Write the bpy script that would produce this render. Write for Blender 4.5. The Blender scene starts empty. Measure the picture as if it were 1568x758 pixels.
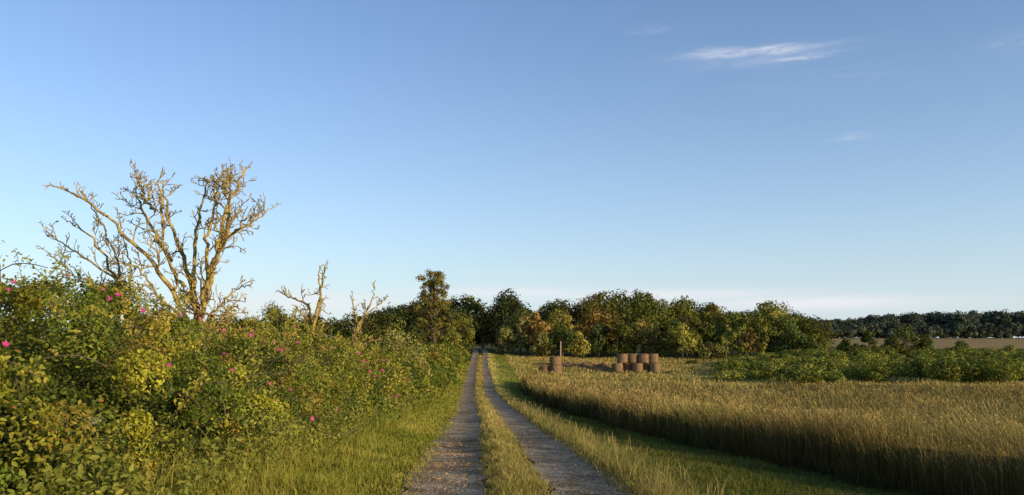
import bpy, math, numpy as np
from mathutils import Vector
rng=np.random.default_rng(7)
sc=bpy.context.scene
sc.view_settings.view_transform='Standard'; sc.view_settings.look='None'; sc.view_settings.exposure=0
F=1220.0; HZ=522.0
# ---------------------------------------------------------------- terrain functions
_t=np.arange(-80,3001,1.0)
_z=np.interp(_t,[-80,0,8.8,13.4,23.5,40,56,80,100,120,135,160,250,330,420,600,3000],
                [0.1,0.05,0.0,-0.22,-0.78,-1.5,-1.95,-1.95,-1.45,-.8,-.3,-.1,-0.1,1.0,3,4,10])
_k=np.hanning(13); _k/=_k.sum()
_zs=np.convolve(np.pad(_z,6,mode='edge'),_k,mode='valid')
def zr(y): return np.interp(y,_t,_zs)
_xs=np.interp(_t,[-80,0,8.8,13.4,23.5,56,100,132,160,300],[1.0,0.4,0.09,-0.16,-0.56,-2.3,-4.1,-5.2,-6.5,-16])
_xs=np.convolve(np.pad(_xs,6,mode='edge'),_k,mode='valid')
def rx(y): return np.interp(y,_t,_xs)
def sstep(a,b,x):
    t=np.clip((x-a)/(b-a),0,1); return t*t*(3-2*t)
def gz(x,y):
    x=np.asarray(x,float); y=np.asarray(y,float)
    dx=np.maximum(0,x-rx(y)-1.5)
    c=-1.12*(1-np.exp(-(dx**1.15)/9))*(1-sstep(140,300,y))
    return zr(y)+c
# ---------------------------------------------------------------- mesh helpers
def link(o,parent=None):
    sc.collection.objects.link(o)
    if parent: o.parent=parent
    return o
def empty(name,loc=(0,0,0)):
    e=bpy.data.objects.new(name,None); sc.collection.objects.link(e); return e
def fastmesh(name,V,Fc,col,mat,parent=None,smooth=False):
    V=np.ascontiguousarray(V,dtype=np.float32).reshape(-1,3); Fc=np.ascontiguousarray(Fc,dtype=np.int32)
    me=bpy.data.meshes.new(name); k=Fc.shape[1]
    me.vertices.add(len(V)); me.vertices.foreach_set('co',V.ravel())
    me.loops.add(Fc.size); me.loops.foreach_set('vertex_index',Fc.ravel())
    me.polygons.add(len(Fc)); me.polygons.foreach_set('loop_start',np.arange(0,Fc.size,k,dtype=np.int32))
    if smooth: me.polygons.foreach_set('use_smooth',np.ones(len(Fc),dtype=bool))
    me.update(calc_edges=True)
    if col is not None:
        c=np.ones((len(V),4),np.float32); c[:,:3]=np.clip(col,0.002,1)
        a=me.color_attributes.new('Col','FLOAT_COLOR','POINT'); a.data.foreach_set('color',c.ravel())
    me.materials.append(mat)
    o=bpy.data.objects.new(name,me); return link(o,parent)
def nrm(a): return a/np.maximum(1e-9,np.linalg.norm(a,axis=-1,keepdims=True))
def frame(N,updir=None):
    N=nrm(N); r=rng.normal(size=N.shape) if updir is None else updir
    T=nrm(r-(r*N).sum(-1,keepdims=True)*N); B=np.cross(N,T)
    return np.stack([T,B,N],axis=-1)
def inst(TV,TF,P,R,S,col,vcol=None):
    TV=np.asarray(TV,float); TF=np.asarray(TF); n=len(P); K=len(TV)
    S=np.asarray(S,float)
    if S.ndim==1: S=np.repeat(S[:,None],3,1)
    V=np.einsum('nij,nkj->nki',R,TV[None]*S[:,None])+P[:,None]
    Fc=(TF[None]+np.arange(n)[:,None,None]*K).reshape(-1,TF.shape[1])
    C=np.repeat(col[:,None],K,1)
    if vcol is not None: C=C*np.asarray(vcol)[None,:,None]
    return V.reshape(-1,3),Fc,C.reshape(-1,3)
LEAF6=[(-1,0,0),(-.35,.5,.14),(.45,.38,.1),(1,0,-.08),(.45,-.38,.1),(-.35,-.5,.14)]; LEAF6F=[(0,3,2,1),(0,5,4,3)]
LEAF4=[(-1,0,0),(0,.55,.12),(1,0,0),(0,-.55,.12)]; LEAF4F=[(0,3,2,1)]
OCT=[(1,0,0),(0,1,0),(-1,0,0),(0,-1,0),(0,0,.6),(0,0,-.5)]; OCTF=[(0,1,4),(1,2,4),(2,3,4),(3,0,4),(1,0,5),(2,1,5),(3,2,5),(0,3,5)]
def blades(P,h,w,lean,col,name,mat,parent=None,tipcol=1.25):
    n=len(P); a=rng.uniform(0,2*math.pi,n); d=np.stack([np.cos(a),np.sin(a),np.zeros(n)],-1)
    b=rng.uniform(0,2*math.pi,n); s=np.stack([np.cos(b),np.sin(b),np.zeros(n)],-1)*w[:,None]*.5
    up=np.array([0,0,1.0])
    m=P+up*h[:,None]*.6+d*(h*lean*.35)[:,None]; t=P+up*(h*(1-.35*lean))[:,None]+d*(h*lean)[:,None]
    V=np.stack([P-s,P+s,m-s*.75,m+s*.75,t-s*.12,t+s*.12],1).reshape(-1,3)
    Fc=(np.array([(0,1,3,2),(2,3,5,4)])[None]+np.arange(n)[:,None,None]*6).reshape(-1,4)
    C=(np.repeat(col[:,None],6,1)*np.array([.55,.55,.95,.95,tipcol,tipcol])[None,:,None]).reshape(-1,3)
    return fastmesh(name,V,Fc,C,mat,parent)
def tubes(name,polys,mat,parent=None,sides=6,colr=None):
    Vs=[];Fs=[];o=0;ang=np.arange(sides)*2*math.pi/sides
    for pts,rad in polys:
        pts=np.asarray(pts,float); rad=np.asarray(rad,float); k=len(pts)
        tg=nrm(np.gradient(pts,axis=0)); ref=np.array([0,0,1.0]) if abs(tg[0][2])<.8 else np.array([1.0,0,0])
        A=nrm(np.cross(tg,ref)); B=np.cross(tg,A)
        ring=pts[:,None]+rad[:,None,None]*(np.cos(ang)[None,:,None]*A[:,None]+np.sin(ang)[None,:,None]*B[:,None])
        Vs.append(ring.reshape(-1,3))
        i=np.arange(k-1)[:,None]*sides; j=np.arange(sides)[None]; j2=(j+1)%sides
        Fs.append(np.stack([i+j,i+j2,i+sides+j2,i+sides+j],-1).reshape(-1,4)+o); o+=k*sides
    return fastmesh(name,np.concatenate(Vs),np.concatenate(Fs),None,mat,parent,smooth=True)
# ---------------------------------------------------------------- materials
def newmat(name):
    m=bpy.data.materials.new(name); m.use_nodes=True; nt=m.node_tree; b=nt.nodes['Principled BSDF']; return m,nt,b
def noise(nt,scale,detail=4,rough=.6,vec=None):
    n=nt.nodes.new('ShaderNodeTexNoise'); n.inputs['Scale'].default_value=scale; n.inputs['Detail'].default_value=detail; n.inputs['Roughness'].default_value=rough
    if vec is not None: nt.links.new(vec,n.inputs['Vector'])
    return n
def objco(nt): 
    return nt.nodes.new('ShaderNodeTexCoord').outputs['Object']
def ramp(nt,fac,stops):
    r=nt.nodes.new('ShaderNodeValToRGB'); e=r.color_ramp.elements
    while len(e)<len(stops): e.new(.5)
    for q,(p,c) in zip(e,stops): q.position=p; q.color=(*c,1)
    nt.links.new(fac,r.inputs[0]); return r.outputs[0]
def mixc(nt,a,b,f,mode='MIX'):
    m=nt.nodes.new('ShaderNodeMix'); m.data_type='RGBA'; m.blend_type=mode
    for s,v in ((m.inputs[6],a),(m.inputs[7],b)):
        if isinstance(v,tuple): s.default_value=(*v,1)
        else: nt.links.new(v,s)
    if isinstance(f,(int,float)): m.inputs[0].default_value=f
    else: nt.links.new(f,m.inputs[0])
    return m.outputs[2]
def leafmat(name,trans=.3,rough=.55,spec=.25,gain=(1,1,1)):
    m,nt,b=newmat(name); a=nt.nodes.new('ShaderNodeAttribute'); a.attribute_name='Col'
    bc=mixc(nt,a.outputs['Color'],gain,1.0,'MULTIPLY')
    nt.links.new(bc,b.inputs['Base Color']); b.inputs['Roughness'].default_value=rough
    b.inputs['Specular IOR Level'].default_value=spec
    t=nt.nodes.new('ShaderNodeBsdfTranslucent'); nt.links.new(mixc(nt,bc,(1.3,1.3,.6),1.0,'MULTIPLY'),t.inputs['Color'])
    mx=nt.nodes.new('ShaderNodeMixShader'); mx.inputs[0].default_value=trans
    nt.links.new(b.outputs[0],mx.inputs[1]); nt.links.new(t.outputs[0],mx.inputs[2])
    nt.links.new(mx.outputs[0],nt.nodes['Material Output'].inputs['Surface']); return m
M_leaf=leafmat('rose_leaf',.3,.6,.2,(1.8,1.58,1.2)); M_tree=leafmat('tree_leaf',.18,.85,.08,(1.7,1.42,1.2)); M_grass=leafmat('grass_blade',.3,.6,.12,(1.55,1.34,1.1))
M_crop=leafmat('ripe_crop',.08,.9,.05,(1.8,1.6,1.25)); M_petal=leafmat('petal',.3,.6,.2)
m,nt,b=newmat('lichen_bark'); n=noise(nt,9,5,.65,objco(nt))
nt.links.new(ramp(nt,n.outputs[0],[(.36,(.18,.12,.06)),(.5,(.40,.28,.09)),(.62,(.60,.43,.12))]),b.inputs['Base Color']); b.inputs['Roughness'].default_value=.95; b.inputs['Specular IOR Level'].default_value=.05
bp=nt.nodes.new('ShaderNodeBump'); n2=noise(nt,60,3,.6,objco(nt)); nt.links.new(n2.outputs[0],bp.inputs['Height']); bp.inputs['Distance'].default_value=.02; nt.links.new(bp.outputs[0],b.inputs['Normal']); M_bark=m
m,nt,b=newmat('brown_bark'); n=noise(nt,6,5,.65,objco(nt))
nt.links.new(ramp(nt,n.outputs[0],[(.35,(.07,.045,.03)),(.65,(.2,.14,.09))]),b.inputs['Base Color']); b.inputs['Roughness'].default_value=.95; M_wood=m
m,nt,b=newmat('weathered_post_wood'); n=noise(nt,8,5,.65,objco(nt))
nt.links.new(ramp(nt,n.outputs[0],[(.35,(.30,.19,.11)),(.65,(.52,.36,.22))]),b.inputs['Base Color']); b.inputs['Roughness'].default_value=.9; M_post=m
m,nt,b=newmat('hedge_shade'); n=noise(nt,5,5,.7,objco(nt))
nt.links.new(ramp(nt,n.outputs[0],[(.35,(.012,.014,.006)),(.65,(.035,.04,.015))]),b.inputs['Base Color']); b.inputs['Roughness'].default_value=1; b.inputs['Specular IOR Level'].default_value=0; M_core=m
# ground
m,nt,b=newmat('meadow_ground'); co=objco(nt); a=nt.nodes.new('ShaderNodeAttribute'); a.attribute_name='Col'
n1=noise(nt,.35,6,.65,co); n2=noise(nt,9,5,.7,co)
c=mixc(nt,a.outputs['Color'],ramp(nt,n1.outputs[0],[(.3,(.55,.6,.5)),(.7,(1.45,1.35,1.2))]),1.0,'MULTIPLY')
c=mixc(nt,c,ramp(nt,n2.outputs[0],[(.3,(.5,.5,.5)),(.7,(1.5,1.5,1.4))]),1.0,'MULTIPLY')
nt.links.new(c,b.inputs['Base Color']); b.inputs['Roughness'].default_value=1; b.inputs['Specular IOR Level'].default_value=.02
bp=nt.nodes.new('ShaderNodeBump'); bp.inputs['Distance'].default_value=.08; nt.links.new(n2.outputs[0],bp.inputs['Height']); nt.links.new(bp.outputs[0],b.inputs['Normal']); M_ground=m
# gravel
m,nt,b=newmat('gravel'); co=objco(nt)
v=nt.nodes.new('ShaderNodeTexVoronoi'); v.inputs['Scale'].default_value=32; nt.links.new(co,v.inputs['Vector'])
n1=noise(nt,1.8,8,.75,co); n2=noise(nt,55,3,.7,co); n3=noise(nt,.7,4,.6,co)
c=ramp(nt,n1.outputs[0],[(.34,(.20,.135,.08)),(.5,(.40,.30,.195)),(.66,(.62,.50,.35))])
c=mixc(nt,c,ramp(nt,v.outputs['Color'],[(.1,(.5,.48,.46)),(.9,(1.5,1.47,1.42))]),1.0,'MULTIPLY')
c=mixc(nt,c,ramp(nt,n3.outputs[0],[(.35,(.75,.7,.62)),(.65,(1.2,1.2,1.2))]),1.0,'MULTIPLY')
nt.links.new(c,b.inputs['Base Color']); b.inputs['Roughness'].default_value=1; b.inputs['Specular IOR Level'].default_value=.02
h=nt.nodes.new('ShaderNodeMath'); h.operation='ADD'; nt.links.new(v.outputs['Distance'],h.inputs[0]); nt.links.new(n2.outputs[0],h.inputs[1])
bp=nt.nodes.new('ShaderNodeBump'); bp.inputs['Distance'].default_value=.02; nt.links.new(h.outputs[0],bp.inputs['Height']); nt.links.new(bp.outputs[0],b.inputs['Normal']); M_gravel=m
# ---------------------------------------------------------------- terrain sheet
ys=np.concatenate([np.arange(-60,0,4),np.arange(0,60,.5),np.arange(60,150,1),np.arange(150,460,6),np.arange(460,1000,30),np.arange(1000,3001,200)])
xr_=np.concatenate([np.arange(10,40,1),np.arange(40,120,4),np.arange(120,500,15),np.arange(500,2501,200)])
xs=np.concatenate([-xr_[::-1],np.arange(-9.8,9.9,.3),xr_])
X,Y=np.meshgrid(xs,ys); Z=gz(X,Y)
V=np.stack([X,Y,Z],-1).reshape(-1,3); nx=len(xs); ny=len(ys)
i=np.arange(ny-1)[:,None]*nx+np.arange(nx-1)[None]
Fc=np.stack([i,i+1,i+nx+1,i+nx],-1).reshape(-1,4)
col=np.tile(np.array([.075,.085,.025]),(len(V),1))
def blendc(mask,c): 
    global col
    col=col*(1-mask[:,None])+np.array(c)*mask[:,None]
x_,y_=V[:,0],V[:,1]
blendc(sstep(60,90,y_)*(x_>-1)*(1-sstep(135,150,y_)),(.22,.20,.07))
blendc(sstep(220,240,y_)*(1-sstep(425,440,y_))*sstep(60,90,x_),(.36,.25,.125))
fastmesh('ground',V,Fc,col,M_ground,smooth=True)
# ---------------------------------------------------------------- dirt track
def vn(y,seed,amp):
    return amp*(np.sin(y*2.1+seed)+.7*np.sin(y*4.7+seed*2)+.5*np.sin(y*9.3+seed*3.1)+.4*np.sin(y*17+seed))*.45
TH=.5
VV=[];FF=[];o=0
yy=np.concatenate([np.arange(-30,0,1),np.arange(0,40,.12),np.arange(40,150,.5),np.arange(150,230,2)])
for s,off in ((1,-.85),(7,.87)):
    l=rx(yy)+off-TH+vn(yy,s,.09); r_=rx(yy)+off+TH+vn(yy,s+3,.09)
    us=np.linspace(0,1,7); XX=l[:,None]*(1-us)+r_[:,None]*us; YY=np.repeat(yy[:,None],7,1)
    ZZ=gz(XX,YY)+.022-.012*np.sin(us*math.pi)[None]
    VV.append(np.stack([XX,YY,ZZ],-1).reshape(-1,3)); i=np.arange(len(yy)-1)[:,None]*7+np.arange(6)[None]
    FF.append(np.stack([i,i+1,i+8,i+7],-1).reshape(-1,4)+o); o+=len(yy)*7
track=empty('gravel_track')
fastmesh('wheel_tracks',np.concatenate(VV),np.concatenate(FF),None,M_gravel,track,smooth=True)
def area(y0,y1,xl,xrf,dens):
    out=[]
    for y in np.arange(y0,y1,.5):
        a_,b_=xl(y),xrf(y); 
        if b_<=a_: continue
        n=rng.poisson(dens(y)*(b_-a_)*.5)
        yv=rng.uniform(y,y+.5,n); out.append(np.stack([a_+(b_-a_)*rng.random(n),yv],-1))
    P=np.concatenate(out); return np.concatenate([P,gz(P[:,0],P[:,1])[:,None]],1)
# pebbles
P=area(5,26,lambda y:rx(y)-1.4,lambda y:rx(y)+1.4,lambda y:480*(9/max(y,9))**1.6)
dd=np.abs(np.abs(P[:,0]-rx(P[:,1]))-.86); P=P[rng.random(len(P))<np.where(dd>.3,.95,.35)*(dd<.6)]; P[:,2]+=.012
n=len(P); s=rng.gamma(2.5,.0026,n)+.003; g=rng.uniform(.2,.6,n)
R=frame(np.tile([0,0,1.],(n,1))+rng.normal(0,.25,(n,3)))
v,f,c=inst(OCT,OCTF,P,R,np.stack([s*1.2,s,s*.7],-1),g[:,None]*np.array([.72,.58,.44]))
fastmesh('pebbles',v,f,c,M_crop,track)
# ---------------------------------------------------------------- noise helper (value noise 2D)
_G=rng.random((256,256))
def vnoise(x,y):
    x=np.asarray(x)%255.; y=np.asarray(y)%255.; xi=x.astype(int); yi=y.astype(int); fx=x-xi; fy=y-yi
    fx=fx*fx*(3-2*fx); fy=fy*fy*(3-2*fy)
    return (_G[yi,xi]*(1-fx)+_G[yi,xi+1]*fx)*(1-fy)+(_G[yi+1,xi]*(1-fx)+_G[yi+1,xi+1]*fx)*fy
def gcol(P,A,B,amp=.25):
    t=np.clip(.5*vnoise(P[:,0]*1.7+50,P[:,1]*.9+20)+.5*vnoise(P[:,0]*.5+9,P[:,1]*.35)+rng.normal(0,.2,len(P)),0,1)[:,None]
    return (np.array(A)*(1-t)+np.array(B)*t)*rng.uniform(1-amp,1+amp,(len(P),1))
# edges
def hedge_edge(y): return np.interp(y,[-10,8.8,13.4,23.5,56,100,140],[-3.2,-3.05,-3.0,-3.6,-4.75,-6.1,-8])
def crop_edge(y): return np.interp(y,[-10,3,8,14.6,28,45,62,72],[12.5,9.2,7.7,5.8,3.6,2.0,1.0,1.6])+.2*np.sin(np.asarray(y)*.9)+.12*np.sin(np.asarray(y)*2.3)
D=lambda k:(lambda y:k*(9/max(y,9))**1.35)
# left verge
P=area(3,110,lambda y:hedge_edge(y)-.3,lambda y:rx(y)-1.25,D(1500))
P[:,0]+=rng.normal(0,.09,len(P)); n=len(P); Yd=P[:,1]
t=np.clip((rx(Yd)-1.3-P[:,0])/1.6,0,1); h=(.06+.30*t**1.3)*rng.uniform(.5,1.3,n)*(.5+vnoise(P[:,0]*2,P[:,1]*1.5))
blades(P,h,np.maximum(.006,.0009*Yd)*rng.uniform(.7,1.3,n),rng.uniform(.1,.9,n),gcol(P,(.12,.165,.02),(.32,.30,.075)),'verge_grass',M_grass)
# centre strip
P=area(3,125,lambda y:rx(y)-.36,lambda y:rx(y)+.37,D(1700)); P[:,0]+=rng.normal(0,.07,len(P)); n=len(P); Yd=P[:,1]
t=1-np.clip(np.abs(P[:,0]-rx(Yd))/.45,0,1)
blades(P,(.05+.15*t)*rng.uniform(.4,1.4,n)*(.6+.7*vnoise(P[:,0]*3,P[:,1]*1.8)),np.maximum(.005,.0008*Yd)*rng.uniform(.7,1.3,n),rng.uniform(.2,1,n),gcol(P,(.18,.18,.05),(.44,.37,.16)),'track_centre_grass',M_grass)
# right verge
P=area(3,130,lambda y:rx(y)+1.27,lambda y:(crop_edge(y)+.2 if y<72 else rx(y)+9),D(1250)); P[:,0]+=rng.normal(0,.09,len(P)); n=len(P); Yd=P[:,1]
dx=P[:,0]-rx(Yd)-1.3; fr=np.exp(-(dx/.8)**2)
h=(.05+.14*fr+.07*vnoise(P[:,0]*1.3,P[:,1]))*rng.uniform(.4,1.4,n)
cc=gcol(P,(.055,.085,.018),(.135,.14,.035)); cc=cc*(1-fr[:,None]*.6)+gcol(P,(.17,.17,.06),(.38,.32,.14))*fr[:,None]*.6
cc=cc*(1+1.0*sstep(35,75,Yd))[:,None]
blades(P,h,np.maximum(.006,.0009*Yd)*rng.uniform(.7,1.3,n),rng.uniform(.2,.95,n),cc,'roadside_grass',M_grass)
# seed stalks on verges
P=area(5,40,lambda y:rx(y)+1.4,lambda y:rx(y)+2.4,lambda y:34*(9/max(y,9))); n=len(P)
blades(P,rng.uniform(.2,.42,n),np.maximum(.004,.0006*P[:,1]),rng.uniform(.1,.6,n),gcol(P,(.25,.22,.09),(.42,.34,.17)),'roadside_grass_stalks',M_grass)
# far rough grass beyond crop
P=area(70,136,lambda y:rx(y)+4,lambda y:70+(y-70)*.3,lambda y:8.5); n=len(P)
k=(np.hypot((P[:,0]-9)/6.0,(P[:,1]-113)/7)>1)&~((np.abs(P[:,0]-16.2)<4.2)&(P[:,1]<108)&(P[:,1]>98)&(rng.random(n)<.75)); P=P[k]; n=len(P)
hh=.18+.5*vnoise(P[:,0]*.25,P[:,1]*.2)**1.5
blades(P,hh*rng.uniform(.6,1.3,n),rng.uniform(.06,.14,n),rng.uniform(.1,.6,n),gcol(P,(.18,.19,.05),(.44,.34,.16)),'rough_pasture_grass',M_grass)
# straw on left track
P=area(9.4,15,lambda y:rx(y)-1.4,lambda y:rx(y)-.55,lambda y:330*(10/y))
k=.6*vnoise(P[:,0]*5+3,P[:,1]*3.5)+.4*vnoise(P[:,0]*1.5,P[:,1]*1.1)+.12*np.exp(-((P[:,1]-11.8)/1.3)**2)>rng.uniform(.45,1.0,len(P)); P=P[k]; n=len(P); P[:,2]+=.025
a=rng.normal(.3,1.1,n); T=np.stack([np.cos(a),np.sin(a),rng.normal(0,.1,n)],-1)
R=frame(np.tile([0,-.1,1.],(n,1))+rng.normal(0,.3,(n,3)),T)
v,f,c=inst([(-1,-1,0),(1,-1,0),(1,1,0.3),(-1,1,0)],[(0,1,2,3)],P,R,np.stack([rng.uniform(.02,.085,n),np.full(n,.003),np.full(n,.01)],-1),rng.uniform(.6,1.2,(n,1))*np.array([.38,.25,.12]))
fastmesh('loose_straw',v,f,c,M_crop)
# ---------------------------------------------------------------- crop field
crop=empty('ripe_crop_field')
def stalks(P,lo,name,hgt=1.02,dark=1.0):
    n=len(P); Yd=np.maximum(P[:,1],8); H=hgt*rng.uniform(.68,1.16,n)*(.78+.38*vnoise(P[:,0]*.7+7,P[:,1]*.6))
    a=rng.normal(2.6,1.5,n); d=np.stack([np.cos(a),np.sin(a),np.zeros(n)],-1); ln=rng.uniform(.05,.45,n)
    w=np.maximum(.004,.00055*Yd)*.5; b_=rng.uniform(0,6.28,n); s=np.stack([np.cos(b_),np.sin(b_),np.zeros(n)],-1)
    up=np.array([0,0,1.]); B=P+up*lo[:,None]; m_=P+up*(H*.8)[:,None]+d*(H*ln*.5)[:,None]; e=P+up*H[:,None]+d*(H*ln)[:,None]
    hl=rng.uniform(.05,.11,n)*np.maximum(1,Yd/35); hw=np.maximum(.008,.0009*Yd)*.55
    e2=e+d*(hl*.5)[:,None]+up*(hl*rng.uniform(-.5,.9,n))[:,None]; em=(e+e2)/2
    V=np.stack([B-s*w[:,None],B+s*w[:,None],m_-s*w[:,None],m_+s*w[:,None],e-s*w[:,None]*.6,e+s*w[:,None]*.6,em+s*hw[:,None],e2,em-s*hw[:,None]],1)
    Fc=(np.array([(0,1,3,2),(2,3,5,4),(4,6,7,8)])[None]+np.arange(n)[:,None,None]*9).reshape(-1,4)
    pt=(.78+.44*vnoise(P[:,0]*.22+11,P[:,1]*.12+3))[:,None]*dark
    gr=(vnoise(P[:,0]*.35+60,P[:,1]*.18+9)>.55)[:,None]*np.array([-.05,.03,0])+1
    c1=gcol(P,(.13,.12,.042),(.26,.20,.085),.4)*pt*gr; c2=gcol(P,(.19,.145,.06),(.40,.29,.14),.45)*pt*gr
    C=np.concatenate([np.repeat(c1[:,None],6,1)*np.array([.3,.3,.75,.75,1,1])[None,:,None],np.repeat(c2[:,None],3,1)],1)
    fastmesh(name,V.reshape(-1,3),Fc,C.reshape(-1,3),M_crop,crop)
P=area(2,72,lambda y:crop_edge(y)-.05,lambda y:crop_edge(y)+1.3,lambda y:560*(12/max(y,12))**1.1); P[:,0]+=rng.normal(0,.2,len(P))
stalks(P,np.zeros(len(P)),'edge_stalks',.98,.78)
P=area(4,30,lambda y:crop_edge(y)+1.2,lambda y:max(crop_edge(y)+1.2,y*.8+6),lambda y:240*(12/max(y,12))**1.0)
stalks(P,np.full(len(P),.45),'near_stalks')
P=area(30,73,lambda y:crop_edge(y)+1.2,lambda y:y*.75+10,lambda y:28*(50/y)**.8)
stalks(P,np.full(len(P),.5),'far_stalks',.96)
# leafy undergrowth of crop edge
P=area(4,60,lambda y:crop_edge(y)-.4,lambda y:crop_edge(y)+.8,lambda y:420*(12/max(y,12))**1.1); n=len(P)
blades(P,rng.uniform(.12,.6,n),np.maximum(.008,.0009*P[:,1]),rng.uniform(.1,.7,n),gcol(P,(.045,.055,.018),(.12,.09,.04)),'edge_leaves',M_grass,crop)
# crop body
cy=np.concatenate([np.arange(-12,40,.5),np.arange(40,73.6,.8)]); us=np.concatenate([[0,.0006],np.linspace(.002,.1,30),np.linspace(.11,1,50)])
XX=crop_edge(cy)[:,None]+.4+us[None]*(110); YY=np.repeat(cy[:,None],len(us),1)
tp=.66+.14*vnoise(XX*1.5,YY*1.5); tp[:,0]=-.05; tp[0]=-.05; tp[-1]=-.05
ZZ=gz(XX,YY)+tp; i=np.arange(len(cy)-1)[:,None]*len(us)+np.arange(len(us)-1)[None]
Vb=np.stack([XX,YY,ZZ],-1).reshape(-1,3)
cb=np.tile(np.array([.17,.125,.045]),(len(Vb),1))
fastmesh('crop_canopy',Vb,np.stack([i,i+1,i+len(us)+1,i+len(us)],-1).reshape(-1,4),cb,M_ground,crop)
# ---------------------------------------------------------------- foliage clumps
def clump_leaves(C,Rr,nper,size,cols,outer=None,squash=1.0,jit=.45,shell=(.75,1.12)):
    idx=np.repeat(np.arange(len(C)),nper); n=len(idx)
    d=nrm(rng.normal(size=(n,3)))
    if outer is not None:
        o_=outer[idx]; dt=(d*o_).sum(-1,keepdims=True); d=np.where(dt<-.25,d-2*dt*o_,d)
    P=C[idx]+d*(Rr[idx]*rng.uniform(*shell,n))[:,None]*np.array([1,1,squash])
    N=d+rng.normal(0,jit,(n,3))+np.array([0,0,.2])
    S=size[idx]*rng.uniform(.65,1.3,n); c=cols[idx]*rng.uniform(.6,1.4,(n,1))
    return P,N,S,c
# ---- hedge
hedge=empty('wild_rose_hedge')
pd=np.array([0,.12,.45,1.0,1.7,2.6,4.0,5.5]); ph=np.array([0,.2,.45,.68,.86,1.0,1.0,.8])
def hH(y): return np.interp(y,[-5,5,7.5,9,11.5,15,20,30,40,55,80,110,140],[2.5,2.55,2.75,2.6,2.25,2.15,2.4,2.4,2.6,2.9,2.9,2.4,2.0])
arc=np.concatenate([[0],np.cumsum(np.hypot(np.diff(pd),np.diff(ph)*2.5))]); arc/=arc[-1]
def clumps(y0,y1,dens,r0,r1,smax=.92,relief=.4):
    n=int((y1-y0)*6*dens); y=rng.uniform(y0,y1,n); s=rng.uniform(0,smax,n)
    d=np.interp(s,arc,pd); hf=np.interp(s,arc,ph); H=hH(y)*(.82+.34*vnoise(y*.55+30,d*.6+4))
    x=hedge_edge(y)-d+relief*(vnoise(y*.9+80,s*4)-.5)*2+.35*(vnoise(y*2.1+8,s*9)-.5)*2; e=.02
    nd=np.interp(np.clip(s+e,0,1),arc,pd)-np.interp(np.clip(s-e,0,1),arc,pd); nh=(np.interp(np.clip(s+e,0,1),arc,ph)-np.interp(np.clip(s-e,0,1),arc,ph))*2.6
    N=nrm(np.stack([nh,np.full(n,-.25),nd+.05],-1)); r=rng.uniform(r0,r1,n)
    P=np.stack([x,y,gz(x,y)+hf*H],-1)-N*(r*.75)[:,None]
    return P,N,r
palette=np.array([(.06,.09,.014),(.09,.125,.018),(.16,.17,.022),(.04,.058,.014),(.21,.185,.035),(.15,.115,.03)])
def addhedge(y0,y1,dens,r0,r1,nper,size,T,TF,smax=.92):
    P,N,r=clumps(y0,y1,dens,r0,r1,smax); pc=palette[rng.choice(6,len(P),p=[.25,.26,.21,.13,.11,.04])]
    pc=pc*(.55+.9*vnoise(P[:,1:2]*.8,P[:,0:1]*1.1))
    Pl,Nl,S,c=clump_leaves(P,r,nper,np.full(len(P),size),pc,N,1.0,.6)
    k=Pl[:,2]>gz(Pl[:,0],Pl[:,1]); Pl,Nl,S,c=Pl[k],Nl[k],S[k],c[k]
    rr=rng.random(len(c))<.012; c[rr]=np.array([.2,.10,.03])
    return (T,TF,Pl,Nl,S,c)
for args in [(2,9,5.6,.12,.36,400,.022,LEAF6,LEAF6F),(9,17,4.4,.14,.4,300,.026,LEAF6,LEAF6F),(17,32,3.0,.2,.48,170,.040,LEAF4,LEAF4F),(32,62,1.8,.3,.6,105,.072,LEAF4,LEAF4F),(62,135,.8,.4,.8,70,.14,LEAF4,LEAF4F)]:
    T,TF,Pl,Nl,S,c=addhedge(*args); v,f,cc=inst(T,TF,Pl,frame(Nl),S,c)
    fastmesh('leaves',v,f,cc,M_leaf,hedge)
# shoots poking out with leaves
P,N,r=clumps(6,34,2.6,.1,.2); n=len(P); polys=[]; LP=[];LN=[]
for k in range(n):
    L=rng.uniform(.25,.8)*min(1,.35+P[k][1]/22); d=nrm(N[k]*.7+np.array([0,0,.9])+rng.normal(0,.45,3)); p=P[k].copy(); pts=[p.copy()]
    for q in range(5):
        d=nrm(d+rng.normal(0,.12,3)+np.array([.02,0,-.08])); p=p+d*L/5*1.2; pts.append(p.copy())
    pts=np.array(pts); rad=np.linspace(.005,.0025,6)*max(1,P[k][1]/14); polys.append((pts,rad))
    m_=int(L*rng.choice([40,80,90])); tt=rng.uniform(.2,1,m_)*5; ii=np.minimum(tt.astype(int),4); q_=pts[ii]+(pts[ii+1]-pts[ii])*(tt-ii)[:,None]
    LP.append(q_+rng.normal(0,.035,(m_,3))); LN.append(rng.normal(0,.7,(m_,3))+[0.3,-.5,.6])
tubes('shoots',polys,M_wood,hedge,4)
LP=np.concatenate(LP); LN=np.concatenate(LN); n=len(LP)
v,f,c=inst(LEAF6,LEAF6F,LP,frame(LN),rng.uniform(.016,.032,n)*np.maximum(1,LP[:,1]/14),gcol(LP,(.12,.14,.02),(.26,.24,.045)))
fastmesh('shoot_leaves',v,f,c,M_leaf,hedge)
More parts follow.
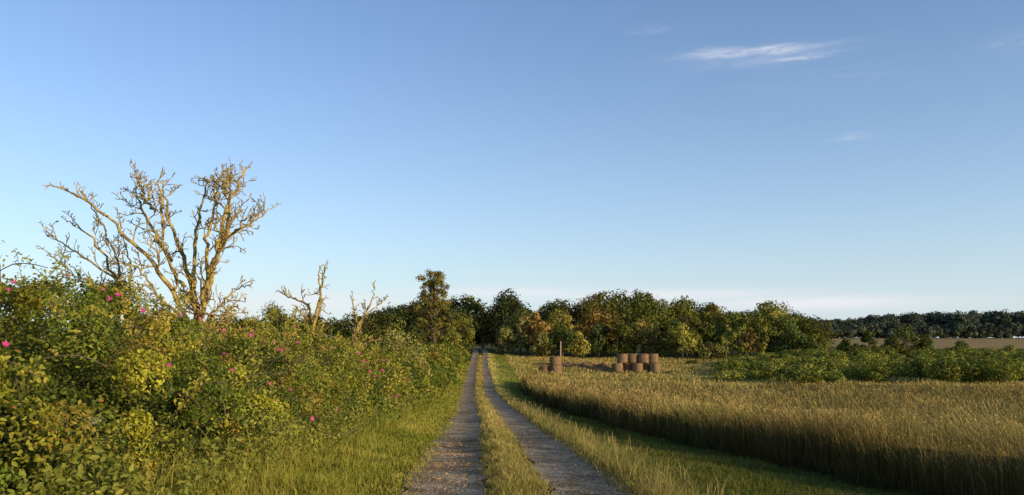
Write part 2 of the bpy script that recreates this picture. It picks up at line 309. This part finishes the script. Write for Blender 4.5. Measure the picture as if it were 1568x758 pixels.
# hedge core + deep leaves
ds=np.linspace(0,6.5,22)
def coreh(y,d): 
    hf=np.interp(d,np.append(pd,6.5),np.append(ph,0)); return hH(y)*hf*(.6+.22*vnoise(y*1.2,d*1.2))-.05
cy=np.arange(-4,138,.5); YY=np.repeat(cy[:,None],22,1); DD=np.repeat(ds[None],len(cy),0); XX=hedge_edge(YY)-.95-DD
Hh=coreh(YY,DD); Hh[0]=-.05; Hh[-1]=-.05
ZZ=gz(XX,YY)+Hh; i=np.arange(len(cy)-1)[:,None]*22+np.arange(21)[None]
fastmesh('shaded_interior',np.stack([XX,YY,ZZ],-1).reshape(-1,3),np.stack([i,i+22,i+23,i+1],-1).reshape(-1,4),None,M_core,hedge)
n=100000; y=1.5+rng.random(n)**1.3*26; d_=rng.random(n)*4; x=hedge_edge(y)-.95-d_; z=gz(x,y)+coreh(y,d_)+rng.uniform(-.1,.35,n)
x+=rng.uniform(-.1,.35,n); Pd=np.stack([x,y,z],-1)
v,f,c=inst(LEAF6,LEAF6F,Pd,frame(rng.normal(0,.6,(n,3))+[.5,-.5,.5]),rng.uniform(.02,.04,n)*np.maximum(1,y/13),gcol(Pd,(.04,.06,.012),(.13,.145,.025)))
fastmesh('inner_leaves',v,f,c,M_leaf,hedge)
# brown arching stems at the front
P,N,r=clumps(6,16,1.3,.1,.2,.45); polys=[]
for k in range(len(P)):
    p=P[k]+N[k]*.03; a_=rng.uniform(-1,1); d=nrm(np.array([a_*.4+.15,-.3+rng.normal(0,.4),rng.uniform(.1,.7)])); pts=[p.copy()]; L=rng.uniform(.4,1.0)
    for q in range(8):
        d=nrm(d+rng.normal(0,.1,3)+np.array([.03,0,-.14])); p=p+d*L/8; pts.append(p.copy())
    polys.append((np.array(pts),np.linspace(.007,.003,9)))
tubes('old_stems',polys,M_wood,hedge,4)
# flowers
P,N,r=clumps(6,34,1.0,.1,.2); P=P+N*(r*.75+rng.uniform(.06,.22,len(P)))[:,None]
k=(rng.random(len(P))<.8)&~((P[:,1]<8)&(P[:,2]>1.9)); P,N=P[k],N[k]; n=len(P)
N=nrm(N+np.array([.3,-.9,.25])+rng.normal(0,.45,N.shape)); a0=np.arange(5)*2*math.pi/5
TV=[(0,0,-.1)];TF=[]
for a in a0:
    for (rr,da,zz) in ((.62,-.55,.15),(1.0,-.3,.3),(1.0,.3,.3),(.62,.55,.15)): TV.append((rr*math.cos(a+da),rr*math.sin(a+da),zz))
    b0=len(TV)-4; TF+= [(0,b0,b0+1),(0,b0+1,b0+2),(0,b0+2,b0+3)]
s=rng.uniform(.026,.042,n)*np.maximum(1,P[:,1]/15)
v,f,c=inst(TV,TF,P,frame(N),s,rng.uniform(.7,1.2,(n,1))*np.array([.8,.08,.33]))
fastmesh('rose_flowers',v,f,c,M_petal,hedge)
v,f,c=inst(OCT,OCTF,P+N*.004,frame(N),s*.22,np.tile([.6,.45,.08],(n,1))); fastmesh('flower_centres',v,f,c,M_petal,hedge)
# elder umbels
P,N,r=clumps(6,48,.06,.1,.2); P=P+N*.15; n=len(P); m_=60; idx=np.repeat(np.arange(n),m_)
a=rng.uniform(0,6.28,n*m_); q=np.sqrt(rng.random(n*m_))*.07*np.maximum(1,P[idx,1]/22); pp=P[idx]+np.stack([np.cos(a)*q,np.sin(a)*q,rng.normal(.02,.012,n*m_)],-1)
v,f,c=inst(LEAF4,LEAF4F,pp,frame(rng.normal(0,.4,(len(pp),3))+[0,-.4,1]),np.full(len(pp),.012)*np.maximum(1,pp[:,1]/20),np.tile([.5,.5,.3],(len(pp),1)))
fastmesh('elder_flowers',v,f,c,M_petal,hedge)
# weeds at hedge foot
P=area(3,60,lambda y:hedge_edge(y)-.7,lambda y:hedge_edge(y)+.35,D(420)); n=len(P)
blades(P,rng.uniform(.3,.85,n)*(.4+.9*vnoise(P[:,0]*2,P[:,1]*1.3)),np.maximum(.007,.0009*P[:,1])*rng.uniform(.7,1.5,n),rng.uniform(.15,.8,n),gcol(P,(.10,.135,.02),(.30,.28,.08)),'tall_weeds',M_grass)
n=36000; y=3+rng.random(n)**1.6*35; x=hedge_edge(y)+rng.uniform(-.8,.35,n); hz=rng.random(n)**.8*.7*(.3+1.1*vnoise(x*2.5,y*2)); P=np.stack([x,y,gz(x,y)+hz],-1)
v,f,c=inst(LEAF6,LEAF6F,P,frame(rng.normal(0,.5,(n,3))+[.2,-.3,.7]),rng.uniform(.02,.042,n)*np.maximum(1,y/16),gcol(P,(.07,.10,.018),(.18,.19,.04)))
fastmesh('nettle_leaves',v,f,c,M_leaf,hedge)
# ---------------------------------------------------------------- bare lichen trees
def W(px,py,Yd): return np.array([(px-784)*Yd/F,Yd,1.7+(HZ-py)*Yd/F])
def catmull(pts,n):
    pts=np.asarray(pts); t=np.linspace(0,len(pts)-1,n); P0=np.vstack([2*pts[0]-pts[1],pts,2*pts[-1]-pts[-2]]); out=[]
    for u in t:
        i=min(int(u),len(pts)-2); f=u-i; a,b_,c,d=P0[i:i+4]
        out.append(.5*((2*b_)+(-a+c)*f+(2*a-5*b_+4*c-d)*f*f+(-a+3*b_-3*c+d)*f**3))
    return np.array(out)
def sprout(p,d,L,r,lev,polys,rmin,sc_):
    ns=max(3,int(L/.085)) if lev<3 else 3; pts=[p.copy()]; q=p.copy()
    for s in range(ns):
        d=nrm(d+rng.normal(0,.25,3)+np.array([0,0,.1])); q=q+d*L/ns; pts.append(q.copy())
        if lev<4 and rng.random()<(.85 if lev<3 else .5):
            side=nrm(np.cross(d,rng.normal(size=3))); nd=nrm(d*.6+side*.85+np.array([0,0,.2]))
            l2=L*rng.uniform(.35,.62)*(1-.3*s/ns)
            if l2>.045*sc_: sprout(q.copy(),nd,l2,max(rmin,r*(1-.6*s/ns)*.6),lev+1,polys,rmin,sc_)
    polys.append((np.array(pts),np.linspace(r,max(rmin*.75,r*.35),len(pts))))
def bare_tree(name,limbs,Yd,r0,sub,rmin,depth,nper=9,sc_=1.0):
    polys=[]
    for li,(pts,rr) in enumerate(limbs):
        k=len(pts); dz=rng.uniform(-1,1)*depth
        w=[W(px,py+8*(j/(k-1)),Yd)+np.array([0,dz*(j/(k-1))**1.2,0]) for j,(px,py) in enumerate(pts)]
        n=max(10,k*5); c=catmull(w,n); c[2:]+=rng.normal(0,.022,(n-2,3)); rad=np.linspace(r0*rr,max(rmin*1.3,r0*rr*.25),n)
        rad*=rng.uniform(.88,1.15,n)
        polys.append((c,rad))
        for q in range(nper):
            u=.22+.78*(q+rng.random())/nper; i=min(int(u*(n-1)),n-2); tg=nrm(c[i+1]-c[i]); side=nrm(np.cross(tg,rng.normal(size=3)))
            sprout(c[i].copy(),nrm(tg*.7+side*.9+[0,0,.2]),sub*rng.uniform(.5,1.1)*(1.15-.65*u),max(rmin,rad[i]*.5),1,polys,rmin,sc_)
        sprout(c[-1].copy(),nrm(c[-1]-c[-3]),sub*.3,rad[-1],2,polys,rmin,sc_)
    root=empty(name); tubes('branches',polys,M_bark,root,5)
    E=np.array([p[-1] for p,_ in polys]); E=E[rng.random(len(E))<.3]; n=len(E)*2; E=np.repeat(E,2,0)+rng.normal(0,.012,(n,3))
    v,f,c=inst(LEAF4,LEAF4F,E,frame(rng.normal(size=(n,3))),rng.uniform(.009,.02,n)*Yd/15,gcol(E,(.2,.17,.05),(.34,.28,.09))); fastmesh('buds',v,f,c,M_leaf,root)
    return len(polys)
B=(298,575)
limbs=[([B,(297,500),(283,440),(262,380),(235,320),(215,262)],1.0),
 ([B,(290,490),(262,420),(225,370),(180,320),(145,298)],.8),
 ([(262,400),(225,345),(195,300),(172,262)],.6),
 ([B,(300,490),(288,430),(285,360),(288,300),(290,255)],.9),
 ([B,(305,500),(318,430),(330,370),(345,300),(368,250)],1.0),
 ([(322,410),(350,370),(375,310),(385,285)],.6),
 ([B,(312,490),(325,440),(350,395),(385,355),(408,342)],.75),
 ([B,(310,500),(335,470),(360,440),(380,432)],.5),
 ([B,(290,500),(255,450),(235,410),(215,400)],.55),
 ([(283,440),(255,390),(250,320),(248,270)],.6),
 ([(318,430),(312,360),(318,300),(322,265)],.6),
 ([(330,370),(352,350),(372,330),(395,300)],.5),
 ([(235,320),(215,300),(200,275),(196,262)],.45),
 ([(345,300),(335,280),(325,265),(330,252)],.4),
 ([B,(320,520),(330,480),(345,470)],.5),
 ([B,(285,520),(262,480),(240,465)],.5)]
c1=bare_tree('bare_lichen_tree',limbs,15.5,.07,.62,.0085,1.3,10)
B2=(200,560)
limbs=[([B2,(190,460),(170,400),(140,350),(115,335)],1),([B2,(192,450),(180,380),(160,330),(150,305)],.8),([B2,(185,440),(150,400),(110,370),(90,350)],.8),([B2,(200,450),(205,400),(190,350)],.8),([B2,(175,450),(135,420),(100,385)],.6)]
c2=bare_tree('bare_lichen_tree',limbs,17.5,.042,.6,.008,.8,10)
B3=(478,560)
limbs=[([B3,(478,500),(470,465),(445,450),(428,440)],1),([B3,(480,495),(488,460),(485,425),(483,405)],1),([B3,(482,490),(492,450),(498,420),(503,398)],.9),([B3,(476,500),(465,480),(455,465)],.6)]
c3=bare_tree('bare_lichen_tree',limbs,25,.06,.55,.012,.5,7,1.3)
B4=(540,580)
limbs=[([B4,(540,520),(545,490),(540,460),(535,445)],1),([B4,(542,515),(556,480),(568,455),(572,432)],1),([B4,(545,515),(560,478),(580,460),(588,450)],.7),([B4,(545,530),(560,520),(575,512)],.6)]
c4=bare_tree('bare_lichen_tree',limbs,29,.055,.5,.012,.5,6,1.3)
print('branches',c1,c2,c3,c4)
# ---------------------------------------------------------------- leafy trees
class Acc:
    def __init__(s): s.P=[];s.N=[];s.S=[];s.C=[];s.t=[]
def tree(acc,x,y,H,R,col,ls,nb=26,nl=80,low=.12,top=1.0):
    z=float(gz(x,y)); cz=z+H*(low+1)/2; rz=H*(1-low)/2
    d=nrm(rng.normal(size=(nb,3))); d[:,2]=d[:,2]*.9+.12; rad=rng.uniform(.45,.85,nb)**.8
    br=R*rng.uniform(.22,.48,nb)
    taper=np.clip(1.05-.35*np.clip(d[:,2],0,1)*top,.3,1.2)
    C=np.array([x,y,cz])+d*np.stack([R*rad*taper,R*rad*taper,rz*rad],-1)
    C[0]=[x+rng.normal(0,.1*R),y,z+H-br[0]*.6]
    zt=z+H; C[:,2]=np.minimum(C[:,2],zt-br*.7); C[:,2]=np.maximum(C[:,2],z+br*.5)
    cols=np.array(col)*rng.uniform(.6,1.4,(nb,1))*np.array([1,1,1])+rng.normal(0,.004,(nb,3))
    P,N,S,c=clump_leaves(C,br,nl,np.full(nb,ls),cols,None,.85,.4,(.6,1.15))
    acc.P.append(P);acc.N.append(N);acc.S.append(S);acc.C.append(c)
    k=max(.05,H*.014); tr=np.array([[x,y,z-.1],[x+.05*R,y,z+H*.3],[x,y,z+H*.6],[x,y,z+H*.85]]); acc.t.append((tr,np.array([k*1.3,k,k*.6,k*.2])))
    for q in C[::3]: 
        h0=rng.uniform(.2,.5); acc.t.append((np.array([[x,y,z+H*h0],(np.array([x,y,z+H*h0])+q)/2+[0,0,-.1],q]),np.array([k*.5,k*.35,k*.15])))
def flush(acc,name):
    root=empty(name); P=np.concatenate(acc.P);N=np.concatenate(acc.N);S=np.concatenate(acc.S);C=np.concatenate(acc.C)
    v,f,c=inst(LEAF4,LEAF4F,P,frame(N),S,C); fastmesh('foliage',v,f,c,M_tree,root); tubes('trunks',acc.t,M_wood,root,5); return root
def X(px,Yd): return (px-784)*Yd/F
def Ht(px,py,Yd): x=X(px,Yd); return 1.7+(HZ-py)*Yd/F-float(gz(x,Yd))
GR=[(.06,.08,.02),(.08,.10,.022),(.04,.058,.018),(.12,.125,.028),(.068,.074,.024),(.12,.095,.03)]
def pick(bias=1.0): return np.array(GR[rng.choice(6,p=[.2,.2,.2,.16,.15,.09])])*bias*rng.uniform(.65,1.35)
wood=Acc()
tpx=[560,580,620,660,690,720,750,780,805,830,870,900,930,980,1030,1080,1110,1140,1180,1220,1245,1262]
tpy=[486,466,458,453,445,447,460,443,463,457,462,452,447,447,451,462,473,471,463,473,490,503]
for px in np.arange(575,1262,21.0):
    px+=rng.uniform(-6,6); Yd=rng.uniform(158,178); py=np.interp(px,tpx,tpy)+rng.uniform(-3,13)
    tree(wood,X(px,Yd),Yd,Ht(px,py,Yd),rng.uniform(3.0,5.8),pick(.85),.28,28,80)
for px,py,R in ((778,444,4.4),(927,447,4.8),(985,448,5),(1180,462,4.5),(855,459,3.5),(1040,454,4.5),(1090,463,4)):
    Yd=156; tree(wood,X(px,Yd),Yd,Ht(px,py,Yd),R,pick(1.1),.26,38,90)
for px in np.arange(768,1250,24.0):
    px+=rng.uniform(-8,8); Yd=rng.uniform(140,153); py=np.interp(px,tpx,tpy)+rng.uniform(6,36)
    if abs(X(px,Yd)-rx(Yd))<4.5: continue
    tree(wood,X(px,Yd),Yd,Ht(px,py,Yd),rng.uniform(2.2,5.0),pick(1.15),.25,28,85)
for px in np.arange(775,1265,17.0):
    px+=rng.uniform(-6,6); Yd=rng.uniform(131,139); py=rng.uniform(486,526)
    if abs(X(px,Yd)-rx(Yd))<3.5: continue
    tree(wood,X(px,Yd),Yd,Ht(px,py,Yd),rng.uniform(1.3,3.0),pick(1.4),.22,16,80,.0)
for px in np.arange(575,722,20.0):
    Yd=rng.uniform(128,145); py=np.interp(px,tpx,tpy)+rng.uniform(6,25)
    if X(px,Yd)>rx(Yd)-4.5: continue
    tree(wood,X(px,Yd),Yd,Ht(px,py,Yd),rng.uniform(3,4.2),pick(.85),.26,24,80,.03)
for px in (715,728,741,753,766):
    Yd=rng.uniform(186,196); tree(wood,X(px,Yd),Yd,Ht(px,rng.uniform(470,492),Yd),3.4,pick(.7),.3,26,85,.0)
for px in np.arange(300,600,13.0):
    Yd=rng.uniform(95,118); py=np.interp(px,[300,350,420,500,560,600],[487,484,486,484,482,478])+rng.uniform(-4,5)
    tree(wood,X(px,Yd),Yd,Ht(px,py,Yd),rng.uniform(2,3),pick(.75),.2,16,65,.0)
flush(wood,'distant_woodland')
def single(name,px,py,Yd,R,col,ls,nb,nl,low=.1,top=1.0):
    a=Acc(); tree(a,X(px,Yd),Yd,Ht(px,py,Yd),R,col,ls,nb,nl,low,top); return flush(a,name)
single('round_tree',418,462,100,2.7,(.11,.13,.03),.14,34,95)
# tall irregular tree
a=Acc(); Yd=113; x0=X(664,Yd); z0=float(gz(x0,Yd)); H=Ht(664,413,Yd)
for k in range(150):
    u=rng.random()**.8; rr=np.interp(u,[0,.3,.55,.72,.80,.87,.94,1],[3.2,3.8,3.4,2.5,1.8,2.3,2.2,1.3]); an=rng.uniform(0,6.28); q=np.sqrt(rng.random())
    c0=np.array([[x0+math.cos(an)*rr*q*.95,Yd+math.sin(an)*rr*q*.95,z0+.3+u*(H-.8)]])
    P,N,S,c=clump_leaves(c0,np.array([rng.uniform(.35,.75)]),65,np.array([.14]),np.array([(.13,.125,.03)])*rng.uniform(.6,1.35),None,.8,.4,(.3,1.15))
    a.P.append(P);a.N.append(N);a.S.append(S);a.C.append(c)
    a.t.append((np.array([[x0,Yd,z0+u*(H-.8)*.85],c0[0]]),np.array([.06,.02])))
a.t.append((np.array([[x0,Yd,z0-.1],[x0+.1,Yd,z0+H*.4],[x0,Yd,z0+H*.93]]),np.array([.28,.2,.05])))
flush(a,'tall_tree')
single('roadside_tree',706,478,118,2.4,(.11,.13,.03),.17,34,110,.0)
single('roadside_bush',688,505,104,1.9,(.12,.14,.03),.15,26,90,.0)
single('elder_bush',612,503,44,1.7,(.15,.16,.05),.07,40,150,.0)
# thicket on the right
th=Acc()
for k in range(210):
    px=rng.uniform(1120,1850); Yd=rng.uniform(84,122); tp=np.interp(px,[1120,1180,1260,1390,1450,1560,1850],[554,540,532,528,529,526,527])
    py=tp+(122-Yd)*.72+rng.uniform(-5,7)
    x=X(px,Yd); tree(th,x,Yd,max(1.0,Ht(px,py,Yd)),rng.uniform(1.2,2.6),np.array([(.12,.15,.03),(.16,.185,.042),(.085,.11,.025)][rng.integers(3)]),.14,16,80,.0)
for px,py,Yd,R in ((1385,498,118,2.6),(1300,517,116,1.6),(1330,506,118,1.4),(1365,515,118,1.8),(1415,512,120,1.7),(1470,522,119,2)):
    tree(th,X(px,Yd),Yd,Ht(px,py,Yd),R,(.06,.08,.022),.16,24,90,.0)
for px,py,Yd in ((1275,562,80,),(1110,549,108),(1125,552,100),(1060,552,122),(1540,560,84)):
    tree(th,X(px,Yd),Yd,Ht(px,py,Yd),1.1,(.12,.15,.03),.11,14,70,.0)
flush(th,'shrub_thicket')
# far forest, distance haze painted in as a bluish leaf colour
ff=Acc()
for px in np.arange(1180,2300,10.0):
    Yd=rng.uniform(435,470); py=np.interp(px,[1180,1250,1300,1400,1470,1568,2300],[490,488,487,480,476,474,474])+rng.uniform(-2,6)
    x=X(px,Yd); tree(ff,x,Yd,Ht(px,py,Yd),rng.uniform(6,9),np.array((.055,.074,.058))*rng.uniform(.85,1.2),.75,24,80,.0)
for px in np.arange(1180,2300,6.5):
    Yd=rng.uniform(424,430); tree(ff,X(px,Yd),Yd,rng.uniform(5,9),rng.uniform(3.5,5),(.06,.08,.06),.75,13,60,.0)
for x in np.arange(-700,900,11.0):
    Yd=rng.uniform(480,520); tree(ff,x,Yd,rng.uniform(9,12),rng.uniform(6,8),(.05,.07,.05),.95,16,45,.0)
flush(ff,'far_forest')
# ---------------------------------------------------------------- hay bales
m,nt,b=newmat('old_hay'); co=objco(nt); mp=nt.nodes.new('ShaderNodeMapping'); mp.inputs['Scale'].default_value=(3,3,14); nt.links.new(co,mp.inputs[0])
n=noise(nt,1.6,6,.75,mp.outputs[0]); nt.links.new(ramp(nt,n.outputs[0],[(.3,(.12,.07,.04)),(.5,(.26,.17,.10)),(.7,(.42,.29,.17))]),b.inputs['Base Color']); b.inputs['Roughness'].default_value=1; b.inputs['Specular IOR Level'].default_value=0
bp=nt.nodes.new('ShaderNodeBump'); bp.inputs['Distance'].default_value=.1; nt.links.new(n.outputs[0],bp.inputs['Height']); nt.links.new(bp.outputs[0],b.inputs['Normal']); M_hay=m
def bale(parent,x,y,z,D_,H_,tilt=0):
    prof=[(0,.0),(.8,.0),(.94,.03),(1.0,.1),(1.02,.3),(.985,.5),(1.02,.7),(1.0,.9),(.93,.97),(.78,1.0),(.5,.985),(.2,1.0),(0,.99)]
    ns=28; V=[];Fc=[]; ph=rng.uniform(0,6.28)
    for (r,h) in prof:
        for a in range(ns):
            an=a*2*math.pi/ns; rr=r*D_/2*(1+.03*math.sin(3*an+ph)+rng.normal(0,.015)); V.append((rr*math.cos(an),rr*math.sin(an),h*H_+rng.normal(0,.008)))
    V=np.array(V); k=len(prof); i=np.arange(k-1)[:,None]*ns; j=np.arange(ns)[None]; j2=(j+1)%ns
    Fc=np.stack([i+j,i+j2,i+ns+j2,i+ns+j],-1).reshape(-1,4)
    o=fastmesh('round_bale',V,Fc,None,M_hay,parent,smooth=True); o.location=(x,y,z); o.rotation_euler=(rng.normal(0,.04),tilt+rng.normal(0,.04),rng.uniform(0,6))
    n=380; a=rng.uniform(0,6.28,n); hh=rng.uniform(0,H_,n); P=np.stack([np.cos(a)*D_*.5,np.sin(a)*D_*.5,hh],-1)
    T=np.stack([-np.sin(a),np.cos(a),rng.normal(0,.4,n)],-1); R=frame(np.stack([np.cos(a),np.sin(a),np.zeros(n)],-1)+rng.normal(0,.3,(n,3)),T)
    v,f,c=inst([(-1,-1,0),(1,-1,.3),(1,1,.3),(-1,1,0)],[(0,1,2,3)],P,R,np.stack([rng.uniform(.05,.18,n),np.full(n,.014),np.full(n,.08)],-1),rng.uniform(.4,1.4,(n,1))*np.array([.20,.135,.085]))
    q=fastmesh('straw_ends',v,f,c,M_crop,o)
st=empty('hay_bale_stack')
for px,Yd in ((946,104),(961,105.5),(976,104.3),(990,105.6),(1003,104.2),(953,107),(983,107)):
    x=X(px,Yd); bale(st,x,Yd,float(gz(x,Yd))-.03,1.36,1.2)
for px,Yd in ((953,104.6),(969,105.2),(985,104.8),(1000,105.2)):
    x=X(px,Yd); bale(st,x,Yd,float(gz(x,Yd))+1.17,1.36,1.2)
st=empty('hay_bale_stack')
x=X(851,97); z=float(gz(x,97)); bale(st,x,97,z-.03,1.4,1.1); bale(st,x-.03,97,z+1.06,1.34,1.05); x=X(834,97.4); bale(st,x,97.4,float(gz(x,97.4))-.03,1.35,.8,.06)
# wooden post + soil heap
x=X(858,112); z=float(gz(x,112)); root=empty('wooden_post')
tubes('shaft',[(np.array([[x,112,z-.2],[x+.02,112,z+1.8],[x+.05,112,z+3.5]]),np.array([.11,.10,.085]))],M_post,root,8)
tubes('cap',[(np.array([[x+.05,112,z+3.45],[x+.05,112,z+3.52],[x+.05,112,z+3.6]]),np.array([.12,.12,.03]))],M_post,root,8)
m,nt,b=newmat('bare_soil'); n=noise(nt,3,6,.7,objco(nt)); nt.links.new(ramp(nt,n.outputs[0],[(.3,(.14,.07,.03)),(.7,(.28,.16,.075))]),b.inputs['Base Color']); b.inputs['Roughness'].default_value=1; b.inputs['Specular IOR Level'].default_value=0; M_soil=m
gx=np.linspace(2.5,15.5,80); gy=np.linspace(105,121,90); XX,YY=np.meshgrid(gx,gy); e=np.clip(1-np.hypot((XX-9)/6.2,(YY-113)/7.5)**2,0,1)
hh=e**.6*(.8*vnoise(XX*.7,YY*.35)**2+.4*vnoise(XX*2.2,YY*1.6)*vnoise(XX*.7,YY*.35))+np.where(e>0,.01,-.1); ZZ=gz(XX,YY)+hh
i=np.arange(89)[:,None]*80+np.arange(79)[None]; fastmesh('soil_heap',np.stack([XX,YY,ZZ],-1).reshape(-1,3),np.stack([i,i+1,i+81,i+80],-1).reshape(-1,4),None,M_soil,smooth=True)
P=area(105,121,lambda y:3,lambda y:15,lambda y:3.5); n=len(P); P[:,2]+=.05
blades(P,rng.uniform(.15,.5,n),rng.uniform(.05,.1,n),rng.uniform(.1,.6,n),gcol(P,(.16,.17,.05),(.36,.27,.12)),'sparse_weeds',M_grass)
# ---------------------------------------------------------------- world
EL=math.radians(10); AZ=math.radians(121)
w=bpy.data.worlds.new('World'); sc.world=w; w.use_nodes=True; nt=w.node_tree; bg=nt.nodes['Background']
sky=nt.nodes.new('ShaderNodeTexSky'); sky.sky_type='NISHITA'; sky.sun_disc=False; sky.sun_elevation=EL; sky.sun_rotation=AZ; sky.air_density=1.0; sky.dust_density=.2; sky.ozone_density=2.4
tc=nt.nodes.new('ShaderNodeTexCoord'); sp=nt.nodes.new('ShaderNodeSeparateXYZ'); nt.links.new(tc.outputs['Generated'],sp.inputs[0])
def mth(op,a,b_=None,c_=None):
    n=nt.nodes.new('ShaderNodeMath'); n.operation=op
    for s,v in zip(n.inputs,(a,b_,c_)):
        if v is None: continue
        if isinstance(v,(int,float)): s.default_value=v
        else: nt.links.new(v,s)
    return n.outputs[0]
az=mth('MULTIPLY',mth('ARCTAN2',sp.outputs[0],sp.outputs[1]),57.2958)
el=mth('MULTIPLY',mth('ARCSINE',sp.outputs[2]),57.2958)
cb=nt.nodes.new('ShaderNodeCombineXYZ'); nt.links.new(mth('MULTIPLY',az,.35),cb.inputs[0]); nt.links.new(mth('MULTIPLY',el,2.0),cb.inputs[1])
wn=noise(nt,1.0,9,.68,cb.outputs[0]); wn.inputs['Distortion'].default_value=1.2
wn2=noise(nt,.6,5,.6,cb.outputs[0]); 
el2=mth('ADD',el,mth('MULTIPLY_ADD',wn2.outputs[0],1.1,-.55))
def dirc(px,py):
    x=(px-784)/F; z=(HZ-py)/F; return math.degrees(math.atan2(x,1)),math.degrees(math.asin(z/math.sqrt(x*x+1+z*z)))
def cloud(px,py,wx,wy,amt,lo=.38,hi=.68,e_=el2,tilt=0):
    a0,e0=dirc(px,py); u=mth('DIVIDE',mth('SUBTRACT',az,a0),wx*.047); 
    v=mth('DIVIDE',mth('SUBTRACT',mth('SUBTRACT',e_,e0),mth('MULTIPLY',mth('SUBTRACT',az,a0),tilt)),wy*.047)
    r2=mth('ADD',mth('MULTIPLY',u,u),mth('MULTIPLY',v,v)); m_=mth('EXPONENT',mth('MULTIPLY',r2,-1.6))
    k=nt.nodes.new('ShaderNodeMapRange'); k.interpolation_type='SMOOTHSTEP'; nt.links.new(wn.outputs[0],k.inputs[0]); k.inputs[1].default_value=lo; k.inputs[2].default_value=hi
    return mth('MULTIPLY',mth('MULTIPLY',m_,k.outputs[0]),amt)
cl=[cloud(1160,80,110,7,.62,.2,.62),cloud(1095,80,50,6,.55,.2,.65),cloud(1230,85,60,6,.5,.25,.65),cloud(1170,88,125,15,.2,.25,.7),cloud(995,46,32,6,.22,.3,.7),cloud(1560,65,50,14,.15,.3,.75),cloud(1305,211,34,5,.22,.3,.7),
    cloud(1270,118,140,18,.08,.35,.75),cloud(1240,464,190,13,.9,.05,.5,el),cloud(1010,452,240,11,.75,.1,.5,el),cloud(470,463,180,19,.65,.1,.55,el),cloud(780,448,200,10,.6,.1,.5,el)]
tot=cl[0]
for q in cl[1:]: tot=mth('MAXIMUM',tot,q)
c=mixc(nt,sky.outputs[0],(1.32,1.34,1.56),1.0,'MULTIPLY')
hz=mth('MULTIPLY',mth('EXPONENT',mth('MULTIPLY',mth('MAXIMUM',el,0),-1/8.5)),.85)
c=mixc(nt,c,(4.4,5.3,6.1),hz)
c=mixc(nt,c,(6.0,6.0,6.3),tot)
nt.links.new(c,bg.inputs['Color']); bg.inputs['Strength'].default_value=.145
# ---------------------------------------------------------------- sun
sl=bpy.data.lights.new('sun','SUN'); sl.energy=5.0; sl.angle=math.radians(.5); sl.color=(1,.81,.5)
so=link(bpy.data.objects.new('sun',sl)); d=Vector((math.sin(AZ)*math.cos(EL),math.cos(AZ)*math.cos(EL),math.sin(EL))); so.rotation_euler=d.to_track_quat('Z','Y').to_euler()
# ---------------------------------------------------------------- camera
cam=bpy.data.cameras.new('camera'); cam.sensor_width=36; cam.lens=36*F/1568; cam.shift_y=(HZ-379)/1568; cam.clip_end=5000; cam.clip_start=.1
co_=link(bpy.data.objects.new('camera',cam)); co_.location=(0,0,1.7); co_.rotation_euler=(math.radians(90),0,0); sc.camera=co_
